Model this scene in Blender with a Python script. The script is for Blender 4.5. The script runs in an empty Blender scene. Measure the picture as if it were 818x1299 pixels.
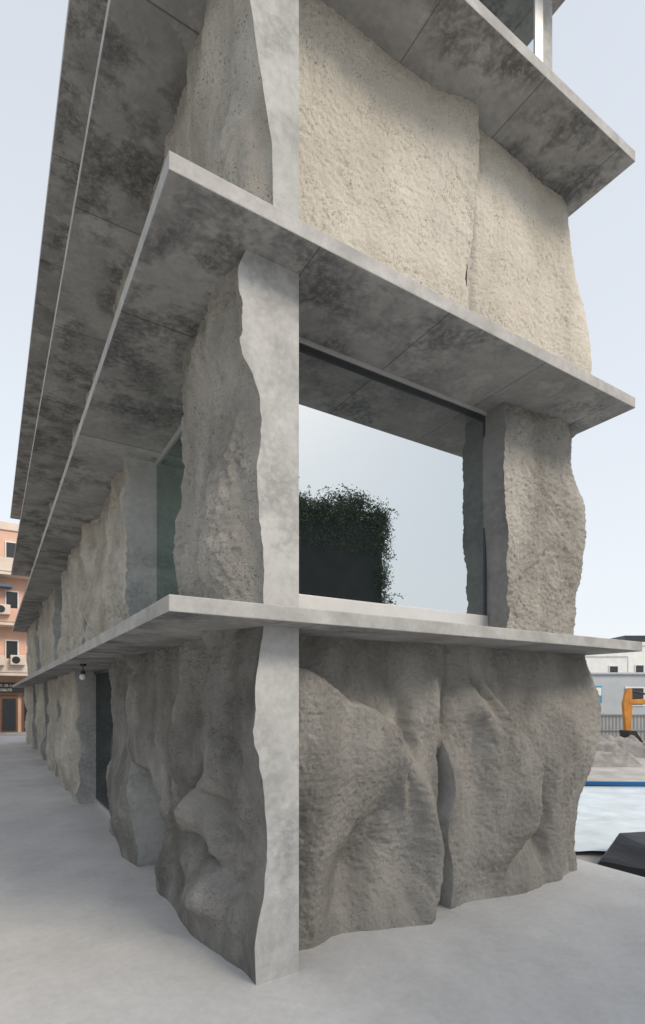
import bpy, bmesh, math, random
import numpy as np
from mathutils import Vector, Matrix
random.seed(4); rng=np.random.default_rng(7)
S=bpy.context.scene
COL=S.collection
# ---------------------------------------------------------------- helpers
def link(o,parent=None):
    COL.objects.link(o)
    if parent is not None: o.parent=parent
    return o
def mesh_obj(name,verts,faces,mats,parent=None,smooth=False,midx=None):
    me=bpy.data.meshes.new(name)
    me.from_pydata([tuple(v) for v in verts],[],[tuple(f) for f in faces])
    for m in (mats if isinstance(mats,(list,tuple)) else [mats]): me.materials.append(m)
    if midx is not None: me.polygons.foreach_set("material_index",np.array(midx,dtype=np.int32))
    if smooth is True: me.polygons.foreach_set("use_smooth",np.ones(len(me.polygons),dtype=bool))
    elif smooth is not False: me.polygons.foreach_set("use_smooth",np.array(smooth,dtype=bool))
    me.update()
    return link(bpy.data.objects.new(name,me),parent)
class MB:
    def __init__(s): s.v=[];s.f=[];s.m=[]
    def box(s,x0,x1,y0,y1,z0,z1,mi=0,M=None):
        b=len(s.v)
        c=[(x0,y0,z0),(x1,y0,z0),(x1,y1,z0),(x0,y1,z0),(x0,y0,z1),(x1,y0,z1),(x1,y1,z1),(x0,y1,z1)]
        if M is not None: c=[tuple(M@Vector(p)) for p in c]
        s.v+=c
        for q in [(0,3,2,1),(4,5,6,7),(0,1,5,4),(1,2,6,5),(2,3,7,6),(3,0,4,7)]:
            s.f.append(tuple(b+i for i in q)); s.m.append(mi)
    def tube(s,p,q,r0,r1,n=10,mi=0):
        p=Vector(p);q=Vector(q);d=(q-p).normalized()
        u=d.orthogonal().normalized();w=d.cross(u);b=len(s.v)
        for c,r in ((p,r0),(q,r1)):
            for i in range(n):
                t=2*math.pi*i/n; s.v.append(tuple(c+u*r*math.cos(t)+w*r*math.sin(t)))
        for i in range(n):
            j=(i+1)%n; s.f.append((b+i,b+j,b+n+j,b+n+i)); s.m.append(mi)
        s.f.append(tuple(b+i for i in range(n))[::-1]); s.m.append(mi)
        s.f.append(tuple(b+n+i for i in range(n))); s.m.append(mi)
    def prism(s,poly,y0,y1,mi=0):
        b=len(s.v);n=len(poly)
        for y in (y0,y1):
            for x,z in poly: s.v.append((x,y,z))
        s.f.append(tuple(b+i for i in range(n))); s.m.append(mi)
        s.f.append(tuple(b+n+i for i in range(n))[::-1]); s.m.append(mi)
        for i in range(n):
            j=(i+1)%n; s.f.append((b+j,b+i,b+n+i,b+n+j)); s.m.append(mi)
    def obj(s,name,mats,parent=None,bevel=0,smooth=False):
        o=mesh_obj(name,s.v,s.f,mats,parent,smooth,s.m)
        bm=bmesh.new(); bm.from_mesh(o.data); bmesh.ops.recalc_face_normals(bm,faces=bm.faces); bm.to_mesh(o.data); bm.free()
        if bevel:
            md=o.modifiers.new("bevel","BEVEL"); md.width=bevel; md.segments=2; md.limit_method='ANGLE'
        return o
def box(name,x0,x1,y0,y1,z0,z1,mat,parent=None,bevel=0):
    m=MB(); m.box(x0,x1,y0,y1,z0,z1); return m.obj(name,mat,parent,bevel)
def tag(o,label,cat,group=None):
    o["label"]=label; o["category"]=cat
    if group: o["group"]=group
def empty(name,loc=(0,0,0),rz=0):
    o=bpy.data.objects.new(name,None); o.location=loc; o.rotation_euler=(0,0,rz); o.empty_display_size=.3
    return link(o)
# ---------------------------------------------------------------- numpy noise
_p=rng.permutation(256); _p=np.concatenate([_p,_p,_p])
_g=rng.normal(size=(256,3)); _g/=np.linalg.norm(_g,axis=1)[:,None]
def pn(x,y,z):
    x,y,z=np.broadcast_arrays(np.asarray(x,float),np.asarray(y,float),np.asarray(z,float))
    xi=np.floor(x).astype(int);yi=np.floor(y).astype(int);zi=np.floor(z).astype(int)
    xf=x-xi;yf=y-yi;zf=z-zi
    u=xf**3*(xf*(xf*6-15)+10);v=yf**3*(yf*(yf*6-15)+10);w=zf**3*(zf*(zf*6-15)+10)
    r=0
    for i in (0,1):
        for j in (0,1):
            for k in (0,1):
                h=_p[_p[_p[(xi+i)&255]+((yi+j)&255)]+((zi+k)&255)]
                g=_g[h]
                d=g[...,0]*(xf-i)+g[...,1]*(yf-j)+g[...,2]*(zf-k)
                r=r+d*(u if i else 1-u)*(v if j else 1-v)*(w if k else 1-w)
    return r*1.5
def fbm(x,y,z,o=4,g=.5):
    r=0;a=1;f=1
    for i in range(o):
        r=r+a*pn(x*f,y*f,z+i*7.3);a*=g;f*=2.03
    return r
def sm(x,a,b):
    t=np.clip((x-a)/(b-a),0,1); return t*t*(3-2*t)
def ga(x,c,s): return np.exp(-((x-c)/s)**2)
# ---------------------------------------------------------------- materials
def mat(name):
    m=bpy.data.materials.new(name); m.use_nodes=True; nt=m.node_tree
    b=nt.nodes["Principled BSDF"]; return m,nt,b
def N(nt,t,**k):
    n=nt.nodes.new(t)
    for a,v in k.items():
        if a.startswith("i_"): n.inputs[a[2:].replace("_"," ")].default_value=v
        else: setattr(n,a,v)
    return n
def noise(nt,co,scale,det=5,rough=.55,dist=0):
    n=N(nt,"ShaderNodeTexNoise"); n.inputs["Scale"].default_value=scale; n.inputs["Detail"].default_value=det
    n.inputs["Roughness"].default_value=rough; n.inputs["Distortion"].default_value=dist
    nt.links.new(co,n.inputs["Vector"]); return n.outputs["Fac"]
def ramp(nt,fac,stops):
    r=N(nt,"ShaderNodeValToRGB"); e=r.color_ramp.elements
    while len(e)<len(stops): e.new(.5)
    for i,(p,c) in enumerate(stops):
        e[i].position=p; e[i].color=(c,c,c,1) if not isinstance(c,tuple) else (*c,1)
    nt.links.new(fac,r.inputs["Fac"]); return r.outputs["Color"]
def mix(nt,fac,a,b,mode='MIX'):
    n=N(nt,"ShaderNodeMix",data_type='RGBA',blend_type=mode)
    for s,v in ((n.inputs[0],fac),(n.inputs[6],a),(n.inputs[7],b)):
        if isinstance(v,bpy.types.NodeSocket): nt.links.new(v,s)
        elif isinstance(v,tuple): s.default_value=(*v,1)
        else: s.default_value=v
    return n.outputs[2]
def mth(nt,op,a,b=0.0,c=0.0):
    n=N(nt,"ShaderNodeMath",operation=op)
    for i,v in enumerate((a,b,c)):
        if isinstance(v,bpy.types.NodeSocket): nt.links.new(v,n.inputs[i])
        else: n.inputs[i].default_value=v
    return n.outputs[0]
def mapping(nt,co,sc):
    n=N(nt,"ShaderNodeMapping"); n.inputs["Scale"].default_value=sc; nt.links.new(co,n.inputs["Vector"]); return n.outputs[0]
def bump(nt,h,st,dist,prev=None):
    n=N(nt,"ShaderNodeBump"); n.inputs["Strength"].default_value=st; n.inputs["Distance"].default_value=dist
    nt.links.new(h,n.inputs["Height"])
    if prev is not None: nt.links.new(prev,n.inputs["Normal"])
    return n.outputs[0]
def obco(nt): return N(nt,"ShaderNodeTexCoord").outputs["Object"]
def rock_mat(name,c1,c2,dirt=.35,pitty=.5,psc=28,cover=.5,rb=.5):
    m,nt,b=mat(name); co=obco(nt)
    c=mix(nt,ramp(nt,noise(nt,co,1.3,5,.55,.2),[(.35,0.),(.65,1.)]),c1,c2)
    st=ramp(nt,noise(nt,mapping(nt,co,(1.6,1.6,.5)),1.3,5,.6),[(.38,1.-dirt),(.6,1.)])
    c=mix(nt,1.0,c,st,'MULTIPLY')
    gr=ramp(nt,noise(nt,co,100,4,.85),[(.3,.70),(.62,1.16)])
    c=mix(nt,.9,c,gr,'MULTIPLY')
    v=N(nt,"ShaderNodeTexVoronoi"); v.inputs["Scale"].default_value=psc; v.inputs["Randomness"].default_value=1
    wob=N(nt,"ShaderNodeVectorMath",operation='ADD')
    nz_=N(nt,"ShaderNodeTexNoise"); nz_.inputs["Scale"].default_value=50; nt.links.new(co,nz_.inputs["Vector"])
    sc_=N(nt,"ShaderNodeVectorMath",operation='SCALE'); sc_.inputs["Scale"].default_value=.03; nt.links.new(nz_.outputs["Color"],sc_.inputs[0])
    nt.links.new(co,wob.inputs[0]); nt.links.new(sc_.outputs[0],wob.inputs[1]); nt.links.new(wob.outputs[0],v.inputs["Vector"])
    pm=ramp(nt,noise(nt,co,3,6,.75),[(cover,0.),(cover+.08,1.)])
    pit=mth(nt,'MULTIPLY',mth(nt,'SUBTRACT',1.0,ramp(nt,v.outputs["Distance"],[(.14,0.),(.32,1.)])),pm)
    c=mix(nt,mth(nt,'MULTIPLY',pit,pitty),c,(c1[0]*.30,c1[1]*.28,c1[2]*.26))
    nt.links.new(c,b.inputs["Base Color"]); b.inputs["Roughness"].default_value=.95
    b.inputs["Specular IOR Level"].default_value=.1
    n1=bump(nt,noise(nt,co,44,7,.78),rb,.018)
    n2=bump(nt,noise(nt,co,150,3,.7),.9,.009,n1)
    n3=bump(nt,mth(nt,'SUBTRACT',1.,pit),.7,.014,n2)
    nt.links.new(n3,b.inputs["Normal"]); return m
M_rock1=rock_mat("rough_cast_concrete_dark",(.335,.318,.292),(.455,.435,.402),.30,.45,46,.50,.85)  # shade of the right ground storey put into a darker wall colour
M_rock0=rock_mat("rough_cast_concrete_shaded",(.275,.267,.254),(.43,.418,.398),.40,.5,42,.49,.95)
M_rock2=rock_mat("rough_cast_concrete",(.41,.39,.355),(.54,.515,.475),.25,.6,44,.46,.85)
M_rock3=rock_mat("rough_cast_concrete_warm",(.68,.63,.545),(.76,.715,.635),.10,.58,44,.47,.7)
M_rock4=rock_mat("rough_cast_concrete_pale",(.54,.505,.445),(.67,.635,.575),.22,.6,34,.47,.9)
def conc_mat(name,c1,c2,stain=.25,joints=False,fleck=True,rough=.8,fl=.84):
    m,nt,b=mat(name); co=obco(nt)
    c=mix(nt,ramp(nt,noise(nt,co,1.1,8,.62,.3),[(.35,0.),(.65,1.)]),c1,c2)
    f=ramp(nt,noise(nt,co,14,8,.7),[(.3,fl),(.7,1.08 if fl<.88 else 1.03)])
    c=mix(nt,1.,c,f,'MULTIPLY')
    if stain:
        big=ramp(nt,noise(nt,co,.65,4,.55,.2),[(.40,0.12),(.53,1.)])
        fine=ramp(nt,noise(nt,co,2.5,14,.66,.08),[(.45,0.),(.51,.55),(.62,1.)])
        spk=ramp(nt,noise(nt,co,20,7,.7),[(.38,.42),(.54,1.)])
        s=mth(nt,'MULTIPLY',mth(nt,'MULTIPLY',big,fine),spk)
        if joints:
            gn=N(nt,"ShaderNodeNewGeometry"); sz=N(nt,"ShaderNodeSeparateXYZ"); nt.links.new(gn.outputs["Normal"],sz.inputs[0])
            up=mth(nt,'LESS_THAN',sz.outputs[2],-.5)
            s=mth(nt,'MULTIPLY',s,up)
            pale=ramp(nt,noise(nt,co,2.1,12,.7,.1),[(.54,0.),(.60,1.)])
            c=mix(nt,mth(nt,'MULTIPLY',pale,.45),c,(.50,.49,.47))
            edgec=mix(nt,ramp(nt,noise(nt,co,3,6,.6),[(.35,0.),(.65,1.)]),(.34,.338,.33),(.48,.475,.465))
            c=mix(nt,up,mix(nt,1.,edgec,f,'MULTIPLY'),c)
        c=mix(nt,mth(nt,'MULTIPLY',s,stain),c,(.08,.08,.081))
    if joints:
        sp=N(nt,"ShaderNodeSeparateXYZ"); nt.links.new(co,sp.inputs[0])
        def lines(ax,per,off,w):
            t=mth(nt,'FRACT',mth(nt,'DIVIDE',mth(nt,'ADD',ax,off),per))
            d=mth(nt,'ABSOLUTE',mth(nt,'SUBTRACT',t,.5))
            return mth(nt,'LESS_THAN',d,w/per)
        la=lines(sp.outputs[0],1.22,.25,.006); lb=lines(sp.outputs[1],2.35,.1,.009)
        front=mth(nt,'LESS_THAN',sp.outputs[1],.9)
        j=mth(nt,'ADD',mth(nt,'MULTIPLY',la,mth(nt,'MULTIPLY',front,mth(nt,'GREATER_THAN',sp.outputs[0],.2))),mth(nt,'MULTIPLY',lb,mth(nt,'LESS_THAN',sp.outputs[0],.6)))
        j=mth(nt,'MULTIPLY',j,up)
        ta=mth(nt,'FLOOR',mth(nt,'ADD',mth(nt,'DIVIDE',mth(nt,'ADD',sp.outputs[1],.1),2.35),.5))
        tb=mth(nt,'FLOOR',mth(nt,'ADD',mth(nt,'DIVIDE',mth(nt,'ADD',sp.outputs[0],.25),1.22),.5))
        wn=N(nt,"ShaderNodeTexWhiteNoise",noise_dimensions='1D'); nt.links.new(mth(nt,'ADD',ta,mth(nt,'MULTIPLY',mth(nt,'MULTIPLY',tb,front),3.7)),wn.inputs["W"])
        tone=ramp(nt,wn.outputs["Value"],[(0.,.84),(1.,1.1)])
        c=mix(nt,up,c,mix(nt,1.,c,tone,'MULTIPLY'))
        c=mix(nt,mth(nt,'MULTIPLY',j,.6),c,(.06,.06,.06))
    nt.links.new(c,b.inputs["Base Color"]); b.inputs["Roughness"].default_value=rough; b.inputs["Specular IOR Level"].default_value=.3
    n1=bump(nt,noise(nt,co,9,8,.65),.25 if fl<.88 else .2,.01)
    if fleck:
        v=N(nt,"ShaderNodeTexVoronoi"); v.inputs["Scale"].default_value=22; nt.links.new(co,v.inputs["Vector"])
        h=ramp(nt,v.outputs["Distance"],[(.05,0.),(.09,1.)])
        n1=bump(nt,h,.5,.006,n1)
    nt.links.new(n1,b.inputs["Normal"]); return m
M_slab=conc_mat("slab_concrete",(.295,.29,.281),(.405,.40,.39),.80,True)
M_smooth=conc_mat("smooth_concrete",(.40,.40,.395),(.53,.53,.52),.4)
M_smoothd=conc_mat("smooth_concrete_shaded",(.20,.20,.20),(.28,.28,.275),.4)  # darker copy of the smooth concrete; shade on cut pier ends put into the colour
M_pave=conc_mat("pavement_concrete",(.50,.495,.488),(.585,.58,.572),.08,False,False,.75,.90)
def plain(name,c,rough=.6,metal=0,nz=.15,sc=6,bmp=.1):
    m,nt,b=mat(name); co=obco(nt)
    k=ramp(nt,noise(nt,co,sc,6,.6),[(.3,1-nz),(.7,1+nz)])
    nt.links.new(mix(nt,1.,c,k,'MULTIPLY'),b.inputs["Base Color"])
    b.inputs["Roughness"].default_value=rough; b.inputs["Metallic"].default_value=metal
    if bmp: nt.links.new(bump(nt,noise(nt,co,sc*5,5,.6),bmp,.01),b.inputs["Normal"])
    return m
M_alu=plain("anodised_aluminium",(.62,.62,.62),.4,.4,.05,8,0)
M_aludk=plain("dark_bronze_aluminium",(.06,.065,.07),.4,.3,.05,8,0)
M_core=plain("dark_core",(.08,.08,.08),.8)
def glass_mat(nm,base,tint=(.92,.96,.96)):
    m,nt,b=mat(nm)
    b.inputs["Base Color"].default_value=(.012,.02,.022,1); b.inputs["Roughness"].default_value=.3; b.inputs["Specular IOR Level"].default_value=0
    g=N(nt,"ShaderNodeBsdfGlossy"); g.inputs["Color"].default_value=(*tint,1); g.inputs["Roughness"].default_value=.006
    mx=N(nt,"ShaderNodeMixShader"); fr=N(nt,"ShaderNodeFresnel"); fr.inputs["IOR"].default_value=1.5
    f=mth(nt,'ADD',mth(nt,'MULTIPLY',fr.outputs[0],.6),base)
    nt.links.new(f,mx.inputs[0]); nt.links.new(b.outputs[0],mx.inputs[1]); nt.links.new(g.outputs[0],mx.inputs[2])
    nt.links.new(mx.outputs[0],nt.nodes["Material Output"].inputs[0]); return m
M_glass=glass_mat("tinted_reflective_glass",.60)
M_glasss=glass_mat("side_window_glass",.42,(.80,.95,.88))
M_glassd=glass_mat("dark_door_glass",.02)
M_leaf=plain("leaf_green",(.065,.09,.042),.6,0,.6,3,0)
M_dark=plain("dark_mesh_screen",(.022,.022,.02),.8,0,.3,2,.1)
M_bark=plain("bark",(.10,.075,.05),.9,0,.3,10,.5)
# ---------------------------------------------------------------- ground
TH=math.radians(31.6); C=Vector((-.4725,3.769,0)); CT,ST=math.cos(TH),math.sin(TH)
def W(a,b,z=0): return (C.x+CT*a-ST*b, C.y+ST*a+CT*b, z)
M_site=plain("site_dirt",(.40,.385,.36),.95,0,.3,1.2,.5)
g=mesh_obj("ground",[(-3000,-3000,-.13),(3000,-3000,-.13),(3000,3000,-.13),(-3000,3000,-.13)],[(0,1,2,3)],M_site); g["kind"]="structure"
mb=MB(); mb.box(-45,4.68,-30,30,-.2,0)
pv=mb.obj("pavement",[M_pave],None,.012); pv.matrix_world=Matrix.Translation(C)@Matrix.Rotation(TH,4,'Z'); pv["kind"]="structure"
# ---------------------------------------------------------------- building
B=empty("concrete_building",C,TH)
tag(B,"raw concrete building with rock-like cast walls and thin projecting slabs","building")
Z=[(0,2.51),(2.626,5.10),(5.214,7.73),(7.845,10.36)]
LEN=25.5
def slab(z0,z1,al,ar,bf=-.29,bb=LEN,nm="floor_slab"):
    o=box(nm,al,ar,bf,bb,z0,z1,M_slab,B,.007); return o
slab(2.51,2.612,-.68,4.44)
slab(5.10,5.214,-.68,4.30)
slab(7.73,7.845,-.73,4.30)
slab(10.36,10.475,-.76,4.30,nm="roof_slab")
box("interior_core",.45,3.95,.72,LEN-.4,.0,10.36,M_core,B)

def rock(name,path,s0,s1,z0,z1,R,mats,ds,back,flip=False,caps=(True,True)):
    s0f=s0 if callable(s0) else (lambda z:s0+0*z); s1f=s1 if callable(s1) else (lambda z:s1+0*z)
    zz=np.linspace(z0-.01,z1+.015,max(3,int((z1-z0)/ds)+1))
    ns=max(3,int((s1f(np.array(1.))-s0f(np.array(1.)))/ds)+1)
    t=np.linspace(0,1,ns)
    T,ZZ=np.meshgrid(t,zz)
    A=s0f(ZZ); E=s1f(ZZ); SS=A+(E-A)*T
    px,py,nx,ny=path(SS)
    r=R(SS,ZZ)
    X=px+nx*r; Y=py+ny*r
    V=np.stack([X,Y,ZZ],-1).reshape(-1,3)
    nz=len(zz); idx=np.arange(nz*ns).reshape(nz,ns)
    q=np.stack([idx[:-1,:-1],idx[:-1,1:],idx[1:,1:],idx[1:,:-1]],-1).reshape(-1,4)
    if flip: q=q[:,::-1]
    V=V.tolist(); F=q.tolist(); mi=[0]*len(F); sh=[True]*len(F)
    for ci,col in ((0,0),(1,ns-1)):
        if not caps[ci]: continue
        b0=len(V)
        for k in range(nz):
            V.append([X[k,col],Y[k,col],zz[k]])
            bp=(px[k,col]-nx[k,col]*back, py[k,col]-ny[k,col]*back)
            V.append([bp[0],bp[1],zz[k]])
        for k in range(nz-1):
            a=b0+2*k; f=[a,a+2,a+3,a+1]
            if (ci==1)!=flip: f=f[::-1]
            F.append(f); mi.append(1); sh.append(False)
    return mesh_obj(name,V,F,mats,B,sh,mi)
def pl(s): return (0*s,s,0*s-1,0*s)
def mk_pr(b0,ac,r):
    def f(s):
        s=np.asarray(s,float); L1=ac-r; arc=r*math.pi/2
        th=np.clip((s-L1)/r,0,math.pi/2); rest=np.maximum(s-L1-arc,0)
        x=np.minimum(s,L1)+r*np.sin(th); y=b0+r-r*np.cos(th)+rest
        return x,y,np.sin(th),-np.cos(th)
    return f
def relief(s,z,seed,big=.1,bil=.1,med=.03,fine=.010,ang=0.,sc=1.,b3a=.35):
    """rounded bulges meeting in sharp creases, like cast earth"""
    ca,sa=math.cos(ang),math.sin(ang); u=(s*ca+z*sa); v=(-s*sa+z*ca)
    wx=.45*fbm(s*.7,z*.7,seed+3.3,2)+.03*fbm(s*3,z*3,seed+4.3,2); wz=.45*fbm(s*.7,z*.6,seed+9.1,2)+.03*fbm(s*3,z*3,seed+5.3,2)
    a=big*pn((s+wx)*.75*sc,(z+wz)*.5*sc,seed)*1.6
    b1=np.sqrt(pn((u+wx)*1.25*sc,(v+wz)*.6*sc,seed+20)**2+.0002)
    b2=np.sqrt(pn((u+wx*1.4)*2.4*sc,(v+wz*1.4)*1.3*sc,seed+31)**2+.0002)
    b3=np.sqrt(pn((u+wx*1.4)*6.2*sc,(v+wz*1.4)*4.4*sc,seed+36)**2+.0012)
    c=bil*(1.9*b1-.45)+bil*.45*(1.8*b2-.4)+med*b3a*(1.8*b3-.4)
    m=med*fbm(s*2.2,z*2.0,seed+40,5,.48)
    f=fine*fbm(s*18,z*18,seed+50,3,.7)
    pit=-fine*.8*np.clip(pn(s*29,z*29,seed+60)-.2,0,1)*3
    return a+c+m+f+pit
def prof(z,tab):
    tab=sorted(tab); return np.interp(z,[t[0] for t in tab],[-t[1] for t in tab])
T1=[(0,.01),(.3,0),(.55,.06),(.93,.10),(1.37,.07),(1.7,-.005),(2.2,.012),(2.47,.07)]
T2=[(2.72,.07),(3.02,.07),(3.3,.03),(3.63,.012),(3.9,.06),(4.23,.012),(4.4,-.105),(4.67,-.09),(4.95,-.135),(5.1,-.06)]
T3=[(5.2,.145),(5.45,.145),(5.93,.134),(6.43,.04),(6.87,-.045),(7.3,-.02),(7.73,.05)]
def edge(R,tab,sg=.2):
    def f(s,z):
        w=ga(s,0,sg); zz=z+.06*fbm(0*s+2.,z*3,1.7,2)
        p=sum(prof(zz+o,tab) for o in (-.05,-.025,0,.025,.05))/5
        chip=.011*fbm(s*6,z*6,3.,4,.5)*(.25+1.4*sm(pn(0*s+.5,z*1.7,6.),-.3,.5))
        return R(s,z)*(1-w)+(p+chip)*w
    return f
# left facade, ground storey
def RA(s,z):
    r=relief(s,z,1.7,.07,.13,.030,.010,.25,1.,.35)+.03
    q=.05*fbm(s*2.5,z*2.5,77.,4)
    l1=s+q-(.45+.45*(2.2-z)+.12*np.sin(z*3.1)); r=r+.20*ga(l1,0,.20)*sm(z,.35,.9)
    r=r-.26*ga(l1,.33,.09)*sm(z,.5,.9)
    l2=s+q-(1.35+.32*(2.3-z)+.1*np.sin(z*2.4+1)); r=r+.15*ga(l2,0,.20)-.19*ga(l2,.30,.07)
    r=r-.22*ga(z+q-.28*s,.45,.09)*ga(s,.95,.45)+.12*ga(z-.15*s,.22,.14)*ga(s,.95,.55)
    r=r-.13*ga(z+q-.45*s,.85,.06)*ga(s,.55,.3)
    r=r-.10*ga(z+q-.3*s,1.5,.06)*ga(s,.5,.25)
    k=sm(z,0,.38); r=r*(.30+.70*k)+.075*(1-k)*sm(s,.1,.7)
    r=r-.34*sm(s,2.35,2.95)*(1-sm(z,.95,1.3))
    r=r+.15*sm(s,2.2,2.9)*sm(z,1.05,1.5)
    return r
def rockL(name,s0,s1,st,R,m,ds,back=.352,caps=(True,True),m2=None):
    z0,z1=Z[st]; return rock(name,pl,s0,s1,z0,z1,R,[m,m2 or M_smooth],ds,back,True,caps)
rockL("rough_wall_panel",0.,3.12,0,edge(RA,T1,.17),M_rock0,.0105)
def RB(s,z):
    r=relief(s,z,5.2,.05,.12,.034,.010)+.04
    r=r+.10*ga(s,4.0,.6)*(.5+ga(z,.75,.55)+.5*ga(z,1.9,.4))
    r=r+.08*ga(z,.75,.4)
    r=r-.06*sm(s,4.6,5.1)
    r=np.minimum(r,.26-.12*sm(s,4.,5.1)+.02*fbm(s*5,z*5,2.,3))
    k=sm(z,0,.4); return r*(.6+.4*k)+.05*(1-k)
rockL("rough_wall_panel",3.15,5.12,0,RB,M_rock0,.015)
def RG(seed,off=.08,big=.09,bil=.1,md=.05): return lambda s,z: relief(s,z,seed,big,bil,md,.014,0,1.1,.5)+off
for i,(a,b_) in enumerate([(7.7,10.3),(11.9,14.4),(16.2,18.8),(20.8,25.2)]):
    rockL("rough_wall_panel",a,b_,0,RG(11+3*i,.17 if i==0 else .11,.06,.1,.035),M_rock4,.024)
# second storey left
rockL("rough_wall_panel",0.,1.6,1,edge(lambda s,z:relief(s,z,8.4,.05,.09,.040,.011,0,1,.4)+.05+.05*ga(z,3.3,.6)+.08*ga(z,4.75,.25)*ga(s,.8,.4)-.07*sm(s,1.0,1.6),T2,.16),M_rock2,.0105)
for i,(a,b_) in enumerate([(3.75,7.6),(7.72,11.4),(13.2,18.3),(20.,25.2)]):
    rockL("rough_wall_panel",a,b_,1,RG(31+3*i,.05,.06,.07,.05),M_rock4,.022)
# third storey left
rockL("rough_wall_panel",0.,6.2,2,edge(lambda s,z:relief(s,z,44.,.05,.07,.032,.010,0,1,.35)+.04-.08*sm(s,1.2,2.5),T3,.16),M_rock4,.017)
for i,(a,b_) in enumerate([(6.25,13.),(13.05,19.),(19.05,25.2)]):
    rockL("rough_wall_panel",a,b_,2,RG(51+3*i,-.04,.08,.08),M_rock4,.045)
for i,(a,b_) in enumerate([(.0,8.),(8.05,16.),(16.05,25.2)]):
    rockL("rough_wall_panel",a,b_,3,RG(71+3*i,-.04,.08,.08),M_rock4,.05)
# right facade ----------------------------------------------------
P1=mk_pr(.33,4.42,.30); P2=mk_pr(.33,4.2,.28); P3=mk_pr(.38,4.22,.25)
zs=[0,.35,.75,1.15,1.5,1.9,2.2,2.51]
seamx=[2.15,2.18,2.09,2.25,2.14,2.04,2.13,2.14]
def seam(z): return np.interp(z,np.linspace(0,2.51,60),np.convolve(np.pad(np.interp(np.linspace(0,2.51,60),zs,seamx),4,'edge'),np.ones(9)/9,'valid'))
def RC(s,z):
    r=relief(s,z,83.,.05,.05,.019,.0085,0,1,.25)
    q=.05*fbm(s*2.5,z*2.5,77.,4)
    d=(z+q-(2.05-.48*(s-.85)))
    r=r+.22*sm(-d,-.03,.05)*(1-sm(s+q,1.40+.22*(1.6-z),1.48+.22*(1.6-z)))*sm(z,.45,1.7)
    r=r-.20*ga(s+q,1.62-.16*(z-1.6),.085)*ga(z,1.70,.32)
    r=r+.13*ga(s,1.86,.12)*ga(z,2.0,.35)
    r=r+.27*ga(s+q*.6,1.72+.12*np.sin(z*3),.17)*(1-sm(z,1.4,2.0))*sm(z,-.6,.7)
    r=r+.13*ga(z,-.05,.30)*ga(s,1.58,.35)-.25*ga(s+q,1.13+.30*(z-.6),.22)*ga(z,.6,.5)
    r=r+.14*ga(s,.62,.16)*ga(z,.8,.8)
    deep=.36*(1-sm(z,.95,1.75))
    r=r-deep*sm(s,seam(z)-.20,seam(z)-.04)-.05*ga(s,seam(z),.05)*sm(z,1.5,1.8)
    return r
def RD(s,z):
    r=relief(s,z,92.,.05,.05,.019,.0085,0,1,.25)+.0
    q=.05*fbm(s*2.5,z*2.5,78.,4)
    x=2.62+.62*sm(2.15-z,0,.95)-.34*sm(.85-z,0,.6)+q
    st=.29*sm(s,seam(z)-.04,x-.15)*(1-sm(s,x-.03,x+.09))*sm(z,.05,.7)*(1-sm(z,1.8,2.3))
    r=r+st
    r=r+.10*(1-sm(s,seam(z),seam(z)+.35))*(1-sm(z,1.2,1.7))
    r=r+.20*ga(s,3.85,.42)*ga(z,1.5,.7)+.12*ga(z,0,.35)*ga(s,3.2,.5)-.13*ga(s+q,3.5,.10)*ga(z,.6,.5)
    r=r-.17*ga(s+q,2.55+.25*(2.0-z),.06)*ga(z,2.0,.22)+.08*ga(s,2.78,.1)*ga(z,2.1,.2)
    r=r+.26*ga(s,4.6,.5)*ga(z,1.75,.75)-.04*ga(s,seam(z),.05)*sm(z,1.5,1.8)
    return r
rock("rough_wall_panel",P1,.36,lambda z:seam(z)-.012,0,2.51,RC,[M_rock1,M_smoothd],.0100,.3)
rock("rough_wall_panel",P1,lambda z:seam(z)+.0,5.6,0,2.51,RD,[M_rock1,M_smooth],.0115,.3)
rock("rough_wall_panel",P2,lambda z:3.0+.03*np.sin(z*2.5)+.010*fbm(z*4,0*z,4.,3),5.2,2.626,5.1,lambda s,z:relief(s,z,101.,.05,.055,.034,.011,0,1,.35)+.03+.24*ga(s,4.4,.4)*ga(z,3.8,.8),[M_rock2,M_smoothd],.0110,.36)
def RE(s,z): 
    r=relief(s,z,111.,.035,.014,.014,.0075,0,1,.2)
    return r+.10*sm(s,1.9,2.4)*sm(z,6.8,7.6)+.05-.08*ga(s,2.51,.07)*ga(z,6.20,.16)
def RF(s,z):
    r=relief(s,z,121.,.035,.016,.014,.0075,0,1,.2)+.02
    return r+.58*ga(s,4.55,.45)*ga(z,5.95,1.0)-.02*ga(s,2.5,.09)*ga(z,6.15,.25)-.035*ga(s,2.5,.035)
s3=lambda z:2.50+.02*np.sin(z*3)+.012*fbm(z*4,0*z,4.,4)
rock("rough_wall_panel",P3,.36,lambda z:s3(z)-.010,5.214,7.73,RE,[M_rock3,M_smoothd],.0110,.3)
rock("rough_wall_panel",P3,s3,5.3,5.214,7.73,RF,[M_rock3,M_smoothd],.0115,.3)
for z0,z1 in Z: box("side_wall",4.0,4.12,1.25,LEN-.3,z0,z1,M_smooth,B)
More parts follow.
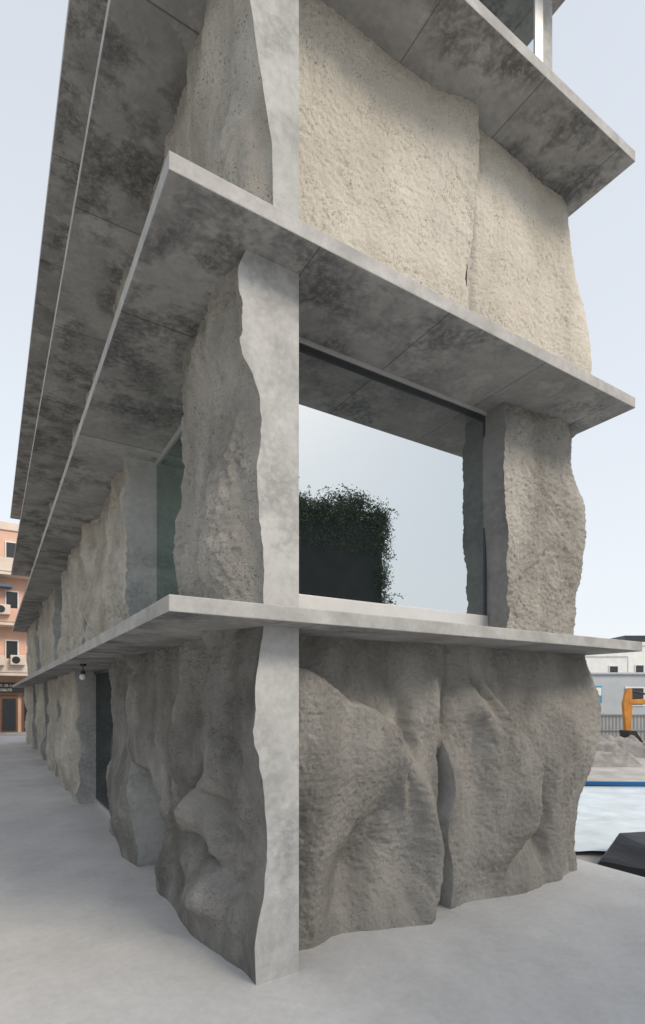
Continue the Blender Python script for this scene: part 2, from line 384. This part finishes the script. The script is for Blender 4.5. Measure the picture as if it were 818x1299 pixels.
# windows ---------------------------------------------------------
def window_r(a0,a1,b,z0,z1,fb,ft,fs=.05,mats=None):
    m=MB()
    m.box(a0,a1,b-.03,b+.06,z0,z0+fb,0); m.box(a0,a1,b-.012,b+.06,z1-ft,z1-ft*.4,1); m.box(a0,a1,b-.03,b+.06,z1-ft*.4,z1,0)
    m.box(a0,a0+fs,b-.012,b+.06,z0+fb,z1-ft,1); m.box(a1-fs,a1,b-.012,b+.06,z0+fb,z1-ft,1)
    w=m.obj("window",mats or [M_alu,M_aludk],B,.003)
    box("glass_pane",a0+fs,a1-fs,b,b+.02,z0+fb,z1-ft,M_glass,w)
    return w
def window_l(b0,b1,a,z0,z1,fb,ft,fs=.04,hd=None,gm=None):
    m=MB()
    m.box(a-.03,a+.06,b0,b1,z0,z0+fb,0); m.box(a-.03,a+.06,b0,b1,z1-ft,z1,0 if hd else 1)
    m.box(a-.03,a+.06,b0,b0+fs,z0+fb,z1-ft,1); m.box(a-.03,a+.06,b1-fs,b1,z0+fb,z1-ft,1)
    w=m.obj("window",[M_alu,M_aludk],B,.003)
    box("glass_pane",a,a+.02,b0+fs,b1-fs,z0+fb,z1-ft,gm or M_glasss,w)
    return w
window_r(.36,3.02,.62,2.615,5.10,.28,.10,.03)
window_r(.5,3.75,.45,7.848,10.36,.12,.12,.14,[M_alu,M_alu])
box("side_wall",3.75,4.0,.5,1.2,7.848,10.36,M_smooth,B)
for (b0,b1) in [(5.05,7.75),(10.2,11.95),(14.3,16.25),(18.7,20.85)]: window_l(b0,b1,.17,0.,2.51,.08,.06,.04,None,M_glassd)
for (b0,b1) in [(1.55,3.8),(11.3,13.25),(18.2,20.05)]: window_l(b0,b1,.30,2.615,5.10,.1,.03,.02,True)
# pendant lamp
L=empty("pendant_lamp",W(-.4,5.2,2.51)); tag(L,"small bare bulb lamp hanging under the concrete slab","lamp")
M_black=plain("black_plastic",(.02,.02,.02),.5,0,.1,6,0)
M_bulb=plain("frosted_bulb",(.75,.73,.7),.25,0,.05,6,0)
m=MB(); m.tube((0,0,0),(0,0,-.03),.045,.045,14); m.tube((0,0,-.03),(0,0,-.10),.008,.008,8); m.tube((0,0,-.10),(0,0,-.15),.03,.035,12)
m.obj("lamp_holder",[M_black],L)
bm=bmesh.new(); bmesh.ops.create_uvsphere(bm,u_segments=16,v_segments=10,radius=.05,matrix=Matrix.Translation((0,0,-.19)))
me=bpy.data.meshes.new("bulb"); bm.to_mesh(me); bm.free(); me.materials.append(M_bulb)
for p in me.polygons: p.use_smooth=True
link(bpy.data.objects.new("bulb",me),L)
# ---------------------------------------------------------------- leaves
def leaves(name,pts,size,mat_,parent):
    n=len(pts); d1=rng.normal(size=(n,3)); d1/=np.linalg.norm(d1,axis=1)[:,None]
    d2=np.cross(d1,rng.normal(size=(n,3))); d2/=np.linalg.norm(d2,axis=1)[:,None]
    sz=size*(.6+.8*rng.random((n,1)))
    V=np.stack([pts-d1*sz,pts+d2*sz*.5,pts+d1*sz,pts-d2*sz*.5],1).reshape(-1,3)
    F=np.arange(4*n).reshape(-1,4)
    return mesh_obj(name,V.tolist(),F.tolist(),mat_,parent)
K=empty("ivy_covered_wall",W(4.5,-8.6),TH); tag(K,"tall dark screened wall overgrown with creeper along its top","wall")
H=7.35
box("screen_wall",-1.6,3.8,-1.2,.6,-.13,H-.2,M_dark,K,.02)
cs=[]
for i in range(340):
    x=rng.uniform(-1.7,3.9); hgt=.35+1.0*max(0,float(pn(x*.9,0,3.))+.35)
    cs.append((x,rng.uniform(-1.2,.7),H-.35+rng.random()**1.2*hgt,.12))
for i in range(300):
    z=rng.uniform(.4,H+.2); wd=.12+.5*max(0,float(pn(z*1.1,0,9.))+.4)
    cs.append((3.65+rng.random()**1.3*wd,rng.uniform(-1.2,.7),z,.12))
cs=np.array(cs); NL=110000; idx=rng.integers(0,len(cs),NL)
pts=cs[idx,:3]+rng.normal(size=(NL,3))*cs[idx,3:4]
n3=6000; fr=np.stack([rng.uniform(-1.6,3.9,n3),rng.uniform(.58,.75,n3),H-rng.random(n3)**2*1.2],1)
m=MB(); sp=[]
for i in range(60):
    x0=random.uniform(-1.6,4.0); p=Vector((x0,random.uniform(-.8,.6),H)); d=Vector((random.uniform(-.4,.4),random.uniform(-.3,.3),1))
    if i%2: p=Vector((3.8,random.uniform(-.8,.6),random.uniform(3,H))); d=Vector((1,random.uniform(-.3,.3),random.uniform(-.3,.8)))
    for k in range(5):
        q=p+d.normalized()*random.uniform(.12,.26); m.tube(p,q,.008-.001*k,.007-.001*k,5)
        for t in range(9): sp.append(tuple(p.lerp(q,random.random())+Vector((random.gauss(0,.035),random.gauss(0,.035),random.gauss(0,.035)))))
        p=q; d=d+Vector((random.uniform(-.5,.5),random.uniform(-.3,.3),random.uniform(-.6,.2)))
leaves("creeper_leaves",np.concatenate([pts,fr,np.array(sp)]),.032,M_leaf,K)
m.obj("creeper_stem",[M_bark],K)
def tree(loc,h,seed):
    random.seed(seed); t=empty("street_tree",loc); tag(t,"leafy green street tree with an uneven crown","tree")
    m=MB(); tips=[]
    def br(p,d,l,r,lv):
        q=p+d*l; m.tube(p,q,r,r*.7,8)
        if lv==0: tips.append(q); return
        for i in range(3):
            nd=(d+Vector((random.uniform(-.9,.9),random.uniform(-.9,.9),random.uniform(-.1,.5)))).normalized()
            br(q,nd,l*.68,r*.62,lv-1)
    br(Vector((0,0,-.1)),Vector((.03,0,1)),h*.32,h*.03,4)
    m.obj("trunk",[M_bark],t)
    tp=np.array([tuple(q) for q in tips]); idx=rng.integers(0,len(tp),14000)
    leaves("crown",tp[idx]+rng.normal(size=(14000,3))*h*.035,.12,M_leaf,t)
tree(W(-6.,19.),9,2)
# ---------------------------------------------------------------- buildings
M_salmon=plain("salmon_render",(.68,.44,.34),.85,0,.1,1.2,.1)
M_cream=plain("cream_render",(.68,.58,.50),.85,0,.1,1.2,.1)
M_dkwin=plain("dark_opening",(.03,.035,.04),.25,0,.1,2,0)
M_white=plain("white_paint",(.75,.75,.74),.7,0,.08,2,.1)
M_brown=plain("brown_shutter",(.16,.08,.045),.6,0,.2,4,.2)
M_blue=plain("blue_awning",(.07,.13,.22),.6,0,.1,3,0)
M_tan=plain("pale_render",(.50,.51,.45),.85,0,.1,1.2,.1)
Q=empty("apartment_building",W(0,34),TH); tag(Q,"salmon apartment block with pale balconies and a shop below","building")
box("wall",-12,2.5,2,12,-.13,12.6,M_salmon,Q)
box("parapet",-12.1,2.6,1.9,2.2,12.6,13.1,M_cream,Q,.02)
for k in range(3):
    z0=3.4+k*3.1
    box("balcony",-9.,1.4,.9,2.0,z0,z0+.2,M_cream,Q,.02)
    m=MB(); m.box(-9.,1.4,.85,.95,z0+.2,z0+1.05); m.obj("balcony_parapet",[M_cream if k!=1 else M_salmon],Q,.02)
    for x in (-8,-5.6,-3.2,-.75,.6):
        w=box("window",x,x+.75,1.93,1.99,z0+.5,z0+2.3,M_white,Q); box("glass_pane",x+.07,x+.68,1.9,1.928,z0+.57,z0+2.23,M_dkwin,w)
box("awning",-2.5,-.4,1.2,1.9,8.9,9.05,M_blue,Q,.01)
for x,z in ((-1.6,4.0),(-.5,4.05),(-1.3,7.1)):
    a=box("air_conditioner",x,x+.8,.45,.84,z,z+.6,M_cream,Q,.03)
    m=MB(); m.tube((x+.3,.44,z+.3),(x+.3,.43,z+.3),.22,.22,18); m.obj("fan_grille",[M_dkwin],a)
m=MB(); m.box(-9,2.3,1.6,1.98,2.35,3.0); sg=m.obj("shop_sign",[M_black],Q,.01)
M_let=plain("sign_lettering",(.5,.5,.47),.6,0,.05,4,0)
for tx,zz_,xx in (("33960 38-2",2.74,-1.5),("39338670",2.45,-1.35)):
    cu=bpy.data.curves.new("sign_text","FONT"); cu.body=tx; cu.size=.24; cu.extrude=.005
    o=bpy.data.objects.new("t",cu); COL.objects.link(o); bpy.context.view_layer.update()
    me=bpy.data.meshes.new_from_object(o.evaluated_get(bpy.context.evaluated_depsgraph_get())); bpy.data.objects.remove(o)
    me.materials.clear(); me.materials.append(M_let)
    o=bpy.data.objects.new("sign_text",me); o.location=(xx,1.585,zz_); o.rotation_euler=(math.pi/2,0,0); link(o,sg)
for x in (-7,-4.6,-2.2,-1.0,.2,1.3):
    d=box("door",x,x+.95,1.85,1.99,-.13,2.2,M_brown,Q,.01); box("door_opening",x+.12,x+.83,1.8,1.846,0,2.0,M_dkwin,d)
O=empty("shading_terrace",W(-10.5,6),TH); tag(O,"pale rendered terrace added out of view across the lane to shade the left facade","building")  # unseen block added to cut sky light on the left facade; also reflected in its glass
box("wall",-8,0,-9,18,0.004,8.,M_tan,O); box("parapet",-8.1,.12,-9.1,18.1,8.,8.5,M_cream,O,.02)
for k in range(2):
    for y in range(-8,17,3):
        w=box("window",0,.06,y,y+1.2,1.+k*3.6,2.6+k*3.6,M_white,O); box("glass_pane",.063,.08,y+.1,y+1.1,1.1+k*3.6,2.5+k*3.6,M_dkwin,w)
# ---------------------------------------------------------------- right site
def wp(px,Y): return (px-409)/686*Y
M_tarp=plain("pale_sheeting",(.60,.67,.71),.45,0,.15,2,.2)
nx_,ny_=90,60; xs=np.linspace(2.6,11,nx_); ys=np.linspace(7.3,12.6,ny_)
XX,YY=np.meshgrid(xs,ys); ZZ_=-.060+.016*fbm(XX*1.3,YY*1.3,4.,4)+.02*ga(YY,9,.1)+.012*fbm(XX*5,YY*5,6.,2)
idx=np.arange(nx_*ny_).reshape(ny_,nx_); q=np.stack([idx[:-1,:-1],idx[:-1,1:],idx[1:,1:],idx[1:,:-1]],-1).reshape(-1,4)
tp=mesh_obj("tarpaulin",np.stack([XX,YY,ZZ_],-1).reshape(-1,3).tolist(),q.tolist(),M_tarp,None,True)
tag(tp,"pale blue plastic sheeting spread over the site ground","tarpaulin")
m=MB(); m.tube((6.0,12.7,.0),(16,12.2,.0),.06,.06,12); o=m.obj("blue_pipe",[plain("blue_plastic",(.02,.16,.42),.4,0,.05,3,0)],None,0,True); tag(o,"long blue plastic pipe lying beside sheeting","pipe")
def mound(name,cx,cy,rx,ry,h,mt,seed,label,cat,z0=-.14,n=70,rough=.3):
    u=np.linspace(-1,1,n); U,Vv=np.meshgrid(u,u); rr=np.maximum(np.abs(U),np.abs(Vv))**2*.5+(U*U+Vv*Vv)*.5
    hh=h*(1-sm(rr,.45,1.0))*(1+rough*fbm(U*2.5,Vv*2.5,seed,4))-.02*rr
    idx=np.arange(n*n).reshape(n,n); q=np.stack([idx[:-1,:-1],idx[:-1,1:],idx[1:,1:],idx[1:,:-1]],-1).reshape(-1,4)
    o=mesh_obj(name,np.stack([cx+U*rx,cy+Vv*ry,z0+hh],-1).reshape(-1,3).tolist(),q.tolist(),mt,None,True)
    tag(o,label,cat); return o
M_bp=plain("black_sheeting",(.018,.02,.024),.5,0,.2,3,.3)
bm=bmesh.new()
for p in [(3.46,6.86,0),(4.30,5.72,0),(6,5.6,0),(6,7.5,0),(3.95,7.35,0),(3.52,6.84,.07),(3.95,7.2,.34),(5.9,7.4,.40),(5.9,5.7,.24),(4.32,5.80,.16)]: bm.verts.new((p[0],p[1],p[2]-.135))
bmesh.ops.convex_hull(bm,input=bm.verts); bmesh.ops.subdivide_edges(bm,edges=bm.edges,cuts=7,use_grid_fill=True)
for v in bm.verts:
    v.co+=Vector((float(pn(v.co.x*4,v.co.y*4,v.co.z*4)),float(pn(v.co.x*4,v.co.y*4,v.co.z*4+9)),float(pn(v.co.x*4,v.co.y*4,v.co.z*4+19))))*.02
me=bpy.data.meshes.new("covered_block"); bm.to_mesh(me); bm.free(); me.materials.append(M_bp)
o=link(bpy.data.objects.new("covered_block",me)); tag(o,"low angular block wrapped in black sheeting beside the pavement","covered block")
M_rub=plain("rubble_grey",(.25,.24,.23),.95,0,.35,3,.7)
for i,(cx,cy,rx,ry,h) in enumerate([(10.5,20.3,2.2,1.,.55),(14.,19.3,2.5,1.1,.7),(8.6,17.6,1.8,.9,.3)]):
    o=mound("rubble_heap",cx,cy,rx,ry,h,M_rub,11.+i,"grey heap of rubble on the building site","rubble heap",-.14,60,.6); o["group"]="rubble heaps on the site"
M_fence=plain("galvanised_sheet",(.34,.35,.36),.5,.3,.12,2,0)
xs=np.arange(7.5,34,.04); V=[];F=[]
for i,x in enumerate(xs):
    y=24.6+.02*math.sin(x*2*math.pi/.16); V+= [(x,y,-.13),(x,y,1.28)]
for i in range(len(xs)-1): F.append((2*i,2*i+2,2*i+3,2*i+1))
fe=mesh_obj("corrugated_fence",V,F,M_fence,None,True); tag(fe,"grey corrugated metal site hoarding","fence")
m=MB()
for x in np.arange(8,34,2.4): m.box(x,x+.06,24.66,24.72,-.13,1.33)
m.box(7.5,34,24.52,24.56,1.24,1.30); m.box(7.5,34,24.52,24.56,.55,.6)
m.obj("fence_frame",[M_fence],fe)
M_pale=plain("pale_blue_grey_render",(.44,.47,.50),.85,0,.1,.8,.1)
hs=empty("low_workshop",(wp(735,31),31,-.13)); tag(hs,"low pale grey workshop with windows and a wall sign","building")
box("wall",-1,26,0,8,0,3.5,M_pale,hs,.02); box("roof_edge",-1.1,26.1,-.12,8.1,3.5,3.62,M_pale,hs,.02)
w=box("wall_sign",.75,1.25,-.08,-.0,1.9,2.85,plain("teal_sign",(.05,.28,.45),.5,0,.05,3,0),hs,.01)
box("sign_panel",.8,1.2,-.1,-.083,2.3,2.75,M_white,w)
for x in (2.6,5.2,8.5,12): 
    w=box("window",x,x+1.1,-.05,.0,1.7,2.8,M_white,hs); box("glass_pane",x+.08,x+1.02,-.08,-.053,1.78,2.72,M_dkwin,w)
def house(cx,cy,wd,dp,h,mt,label,wins):
    e=empty("flat_roofed_house",(cx,cy,-.13)); tag(e,label,"house")
    box("wall",0,wd,0,dp,0,h,mt,e); 
    m=MB(); m.box(-.1,wd+.1,-.1,.15,h,h+.35); m.box(-.1,.15,.15,dp,h,h+.35); m.box(wd-.15,wd+.1,.15,dp,h,h+.35); m.obj("parapet",[mt],e,.02)
    for x,z in wins:
        w=box("window",x,x+.9,-.06,-.0,z,z+1.0,M_white,e); box("glass_pane",x+.1,x+.8,-.1,-.063,z+.1,z+.9,M_dkwin,w)
    return e
house(wp(728,50),50,4.9,9,6.0,M_white,"white flat-roofed house with a plain wall",[(3.2,4.2)])
h2=house(wp(797,52),52,12,9,7.2,M_white,"white flat-roofed house with small windows and dark roof shed",[(.6,4.4),(2.2,4.4),(4.2,4.4)])
box("roof_shed",.2,6,1,4,7.2,8.3,M_dkwin,h2)
house(wp(775,70),70,14,9,7.2,M_pale,"pale grey flat-roofed house behind the others",[(1.,4.4),(4.,4.4)])
# ---------------------------------------------------------------- excavator
M_or=plain("orange_machine_paint",(.55,.22,.03),.55,0,.2,4,.05)
EX=empty("excavator",(14.45,20.6,-.13)); EX.scale=(.86,.86,.88); tag(EX,"orange tracked excavator with lowered arm and bucket","excavator")
def T(name,fn,mt,bev=.02,par=None):
    m=MB(); fn(m); return m.obj(name,[mt],par or EX,bev)
for y in (-1.0,.65):
    T("track",lambda m:m.prism([(-1.3,.15),(-1.1,0),(1.1,0),(1.35,.15),(1.35,.4),(1.1,.58),(-1.1,.58),(-1.3,.4)],y,y+.38),M_black,.03)
T("body",lambda m:(m.box(-1.1,1.4,-.9,.95,.7,1.25),m.prism([(.1,1.25),(1.4,1.25),(1.35,1.7),(.3,1.75)],-.85,.9),m.tube((0,0,.5),(0,0,.7),.5,.5,20)),M_or,.04)
cab=T("cab",lambda m:m.prism([(-1.05,1.25),(.05,1.25),(.05,2.45),(-.7,2.45),(-1.05,1.8)],.15,.95),M_or,.03)
T("cab_window",lambda m:m.prism([(-.95,1.5),(-.05,1.5),(-.05,2.3),(-.65,2.3),(-.95,1.78)],.12,.14),M_dkwin,0,cab)
boom=T("boom",lambda m:m.prism([(-.8,.95),(-.5,1.1),(-1.2,2.2),(-2.2,2.42),(-3.3,2.36),(-3.3,2.18),(-2.2,2.16),(-1.45,1.98)],-.16,.06),M_or,.02)
T("hydraulic_ram",lambda m:m.tube((-.7,-.25,1.1),(-1.5,-.25,2.1),.05,.05),M_black,0,boom)
T("hydraulic_ram",lambda m:m.tube((-2.0,-.06,2.5),(-3.2,-.06,2.75),.045,.045),M_black,0,boom)
arm=T("arm",lambda m:m.prism([(-3.17,2.85),(-3.40,2.85),(-3.56,2.2),(-3.44,.95),(-3.22,.95),(-3.15,2.1)],-.15,.03),M_or,.02)
T("bucket",lambda m:(m.prism([(-3.5,1.05),(-3.15,1.05),(-2.85,.6),(-2.8,.15),(-3.0,-.02),(-3.4,.0),(-3.2,.2),(-3.2,.55),(-3.45,.7)],-.4,.3)),M_black,.01,arm)
# ---------------------------------------------------------------- light
w=bpy.data.worlds.new("World"); S.world=w; w.use_nodes=True; nt=w.node_tree
sk=nt.nodes.new("ShaderNodeTexSky"); sk.sky_type='NISHITA'; sk.sun_disc=False
EL,AZ=math.radians(39),math.radians(125)
sk.sun_elevation=EL; sk.sun_rotation=AZ; sk.air_density=1.0; sk.dust_density=1.0; sk.ozone_density=1.0
hs_=nt.nodes.new("ShaderNodeHueSaturation"); hs_.inputs["Saturation"].default_value=.8; hs_.inputs["Value"].default_value=1.75
mx=nt.nodes.new("ShaderNodeMix"); mx.data_type='RGBA'; mx.inputs[7].default_value=(5.8,6.0,6.15,1)
tc=nt.nodes.new("ShaderNodeTexCoord"); sx=nt.nodes.new("ShaderNodeSeparateXYZ"); nt.links.new(tc.outputs["Generated"],sx.inputs[0])
mr=nt.nodes.new("ShaderNodeMapRange"); mr.inputs["From Min"].default_value=0; mr.inputs["From Max"].default_value=.8; mr.inputs["To Min"].default_value=.92; mr.inputs["To Max"].default_value=.68
nt.links.new(sx.outputs[2],mr.inputs["Value"]); nt.links.new(mr.outputs[0],mx.inputs[0])
bg=nt.nodes["Background"]; bg.inputs["Strength"].default_value=.15
nt.links.new(sk.outputs[0],hs_.inputs["Color"]); nt.links.new(hs_.outputs[0],mx.inputs[6]); nt.links.new(mx.outputs[2],bg.inputs["Color"])
ld=bpy.data.lights.new("sun","SUN"); ld.energy=2.5; ld.angle=math.radians(20); ld.color=(1,.88,.72)
lo=bpy.data.objects.new("sun",ld); link(lo)
d=Vector((math.sin(AZ)*math.cos(EL),math.cos(AZ)*math.cos(EL),math.sin(EL)))
lo.rotation_euler=d.to_track_quat('Z','Y').to_euler(); lo.location=d*30
# ---------------------------------------------------------------- camera
cd=bpy.data.cameras.new("camera"); cd.sensor_fit='HORIZONTAL'; cd.sensor_width=36; cd.lens=36*686/818
cd.shift_y=(886-649.5)/818; cd.clip_end=5000; cd.clip_start=.05
co=bpy.data.objects.new("camera",cd); co.location=(0,0,2); co.rotation_euler=(math.pi/2,0,0); link(co); S.camera=co
S.view_settings.view_transform='Standard'; S.view_settings.look='None'; S.view_settings.exposure=0
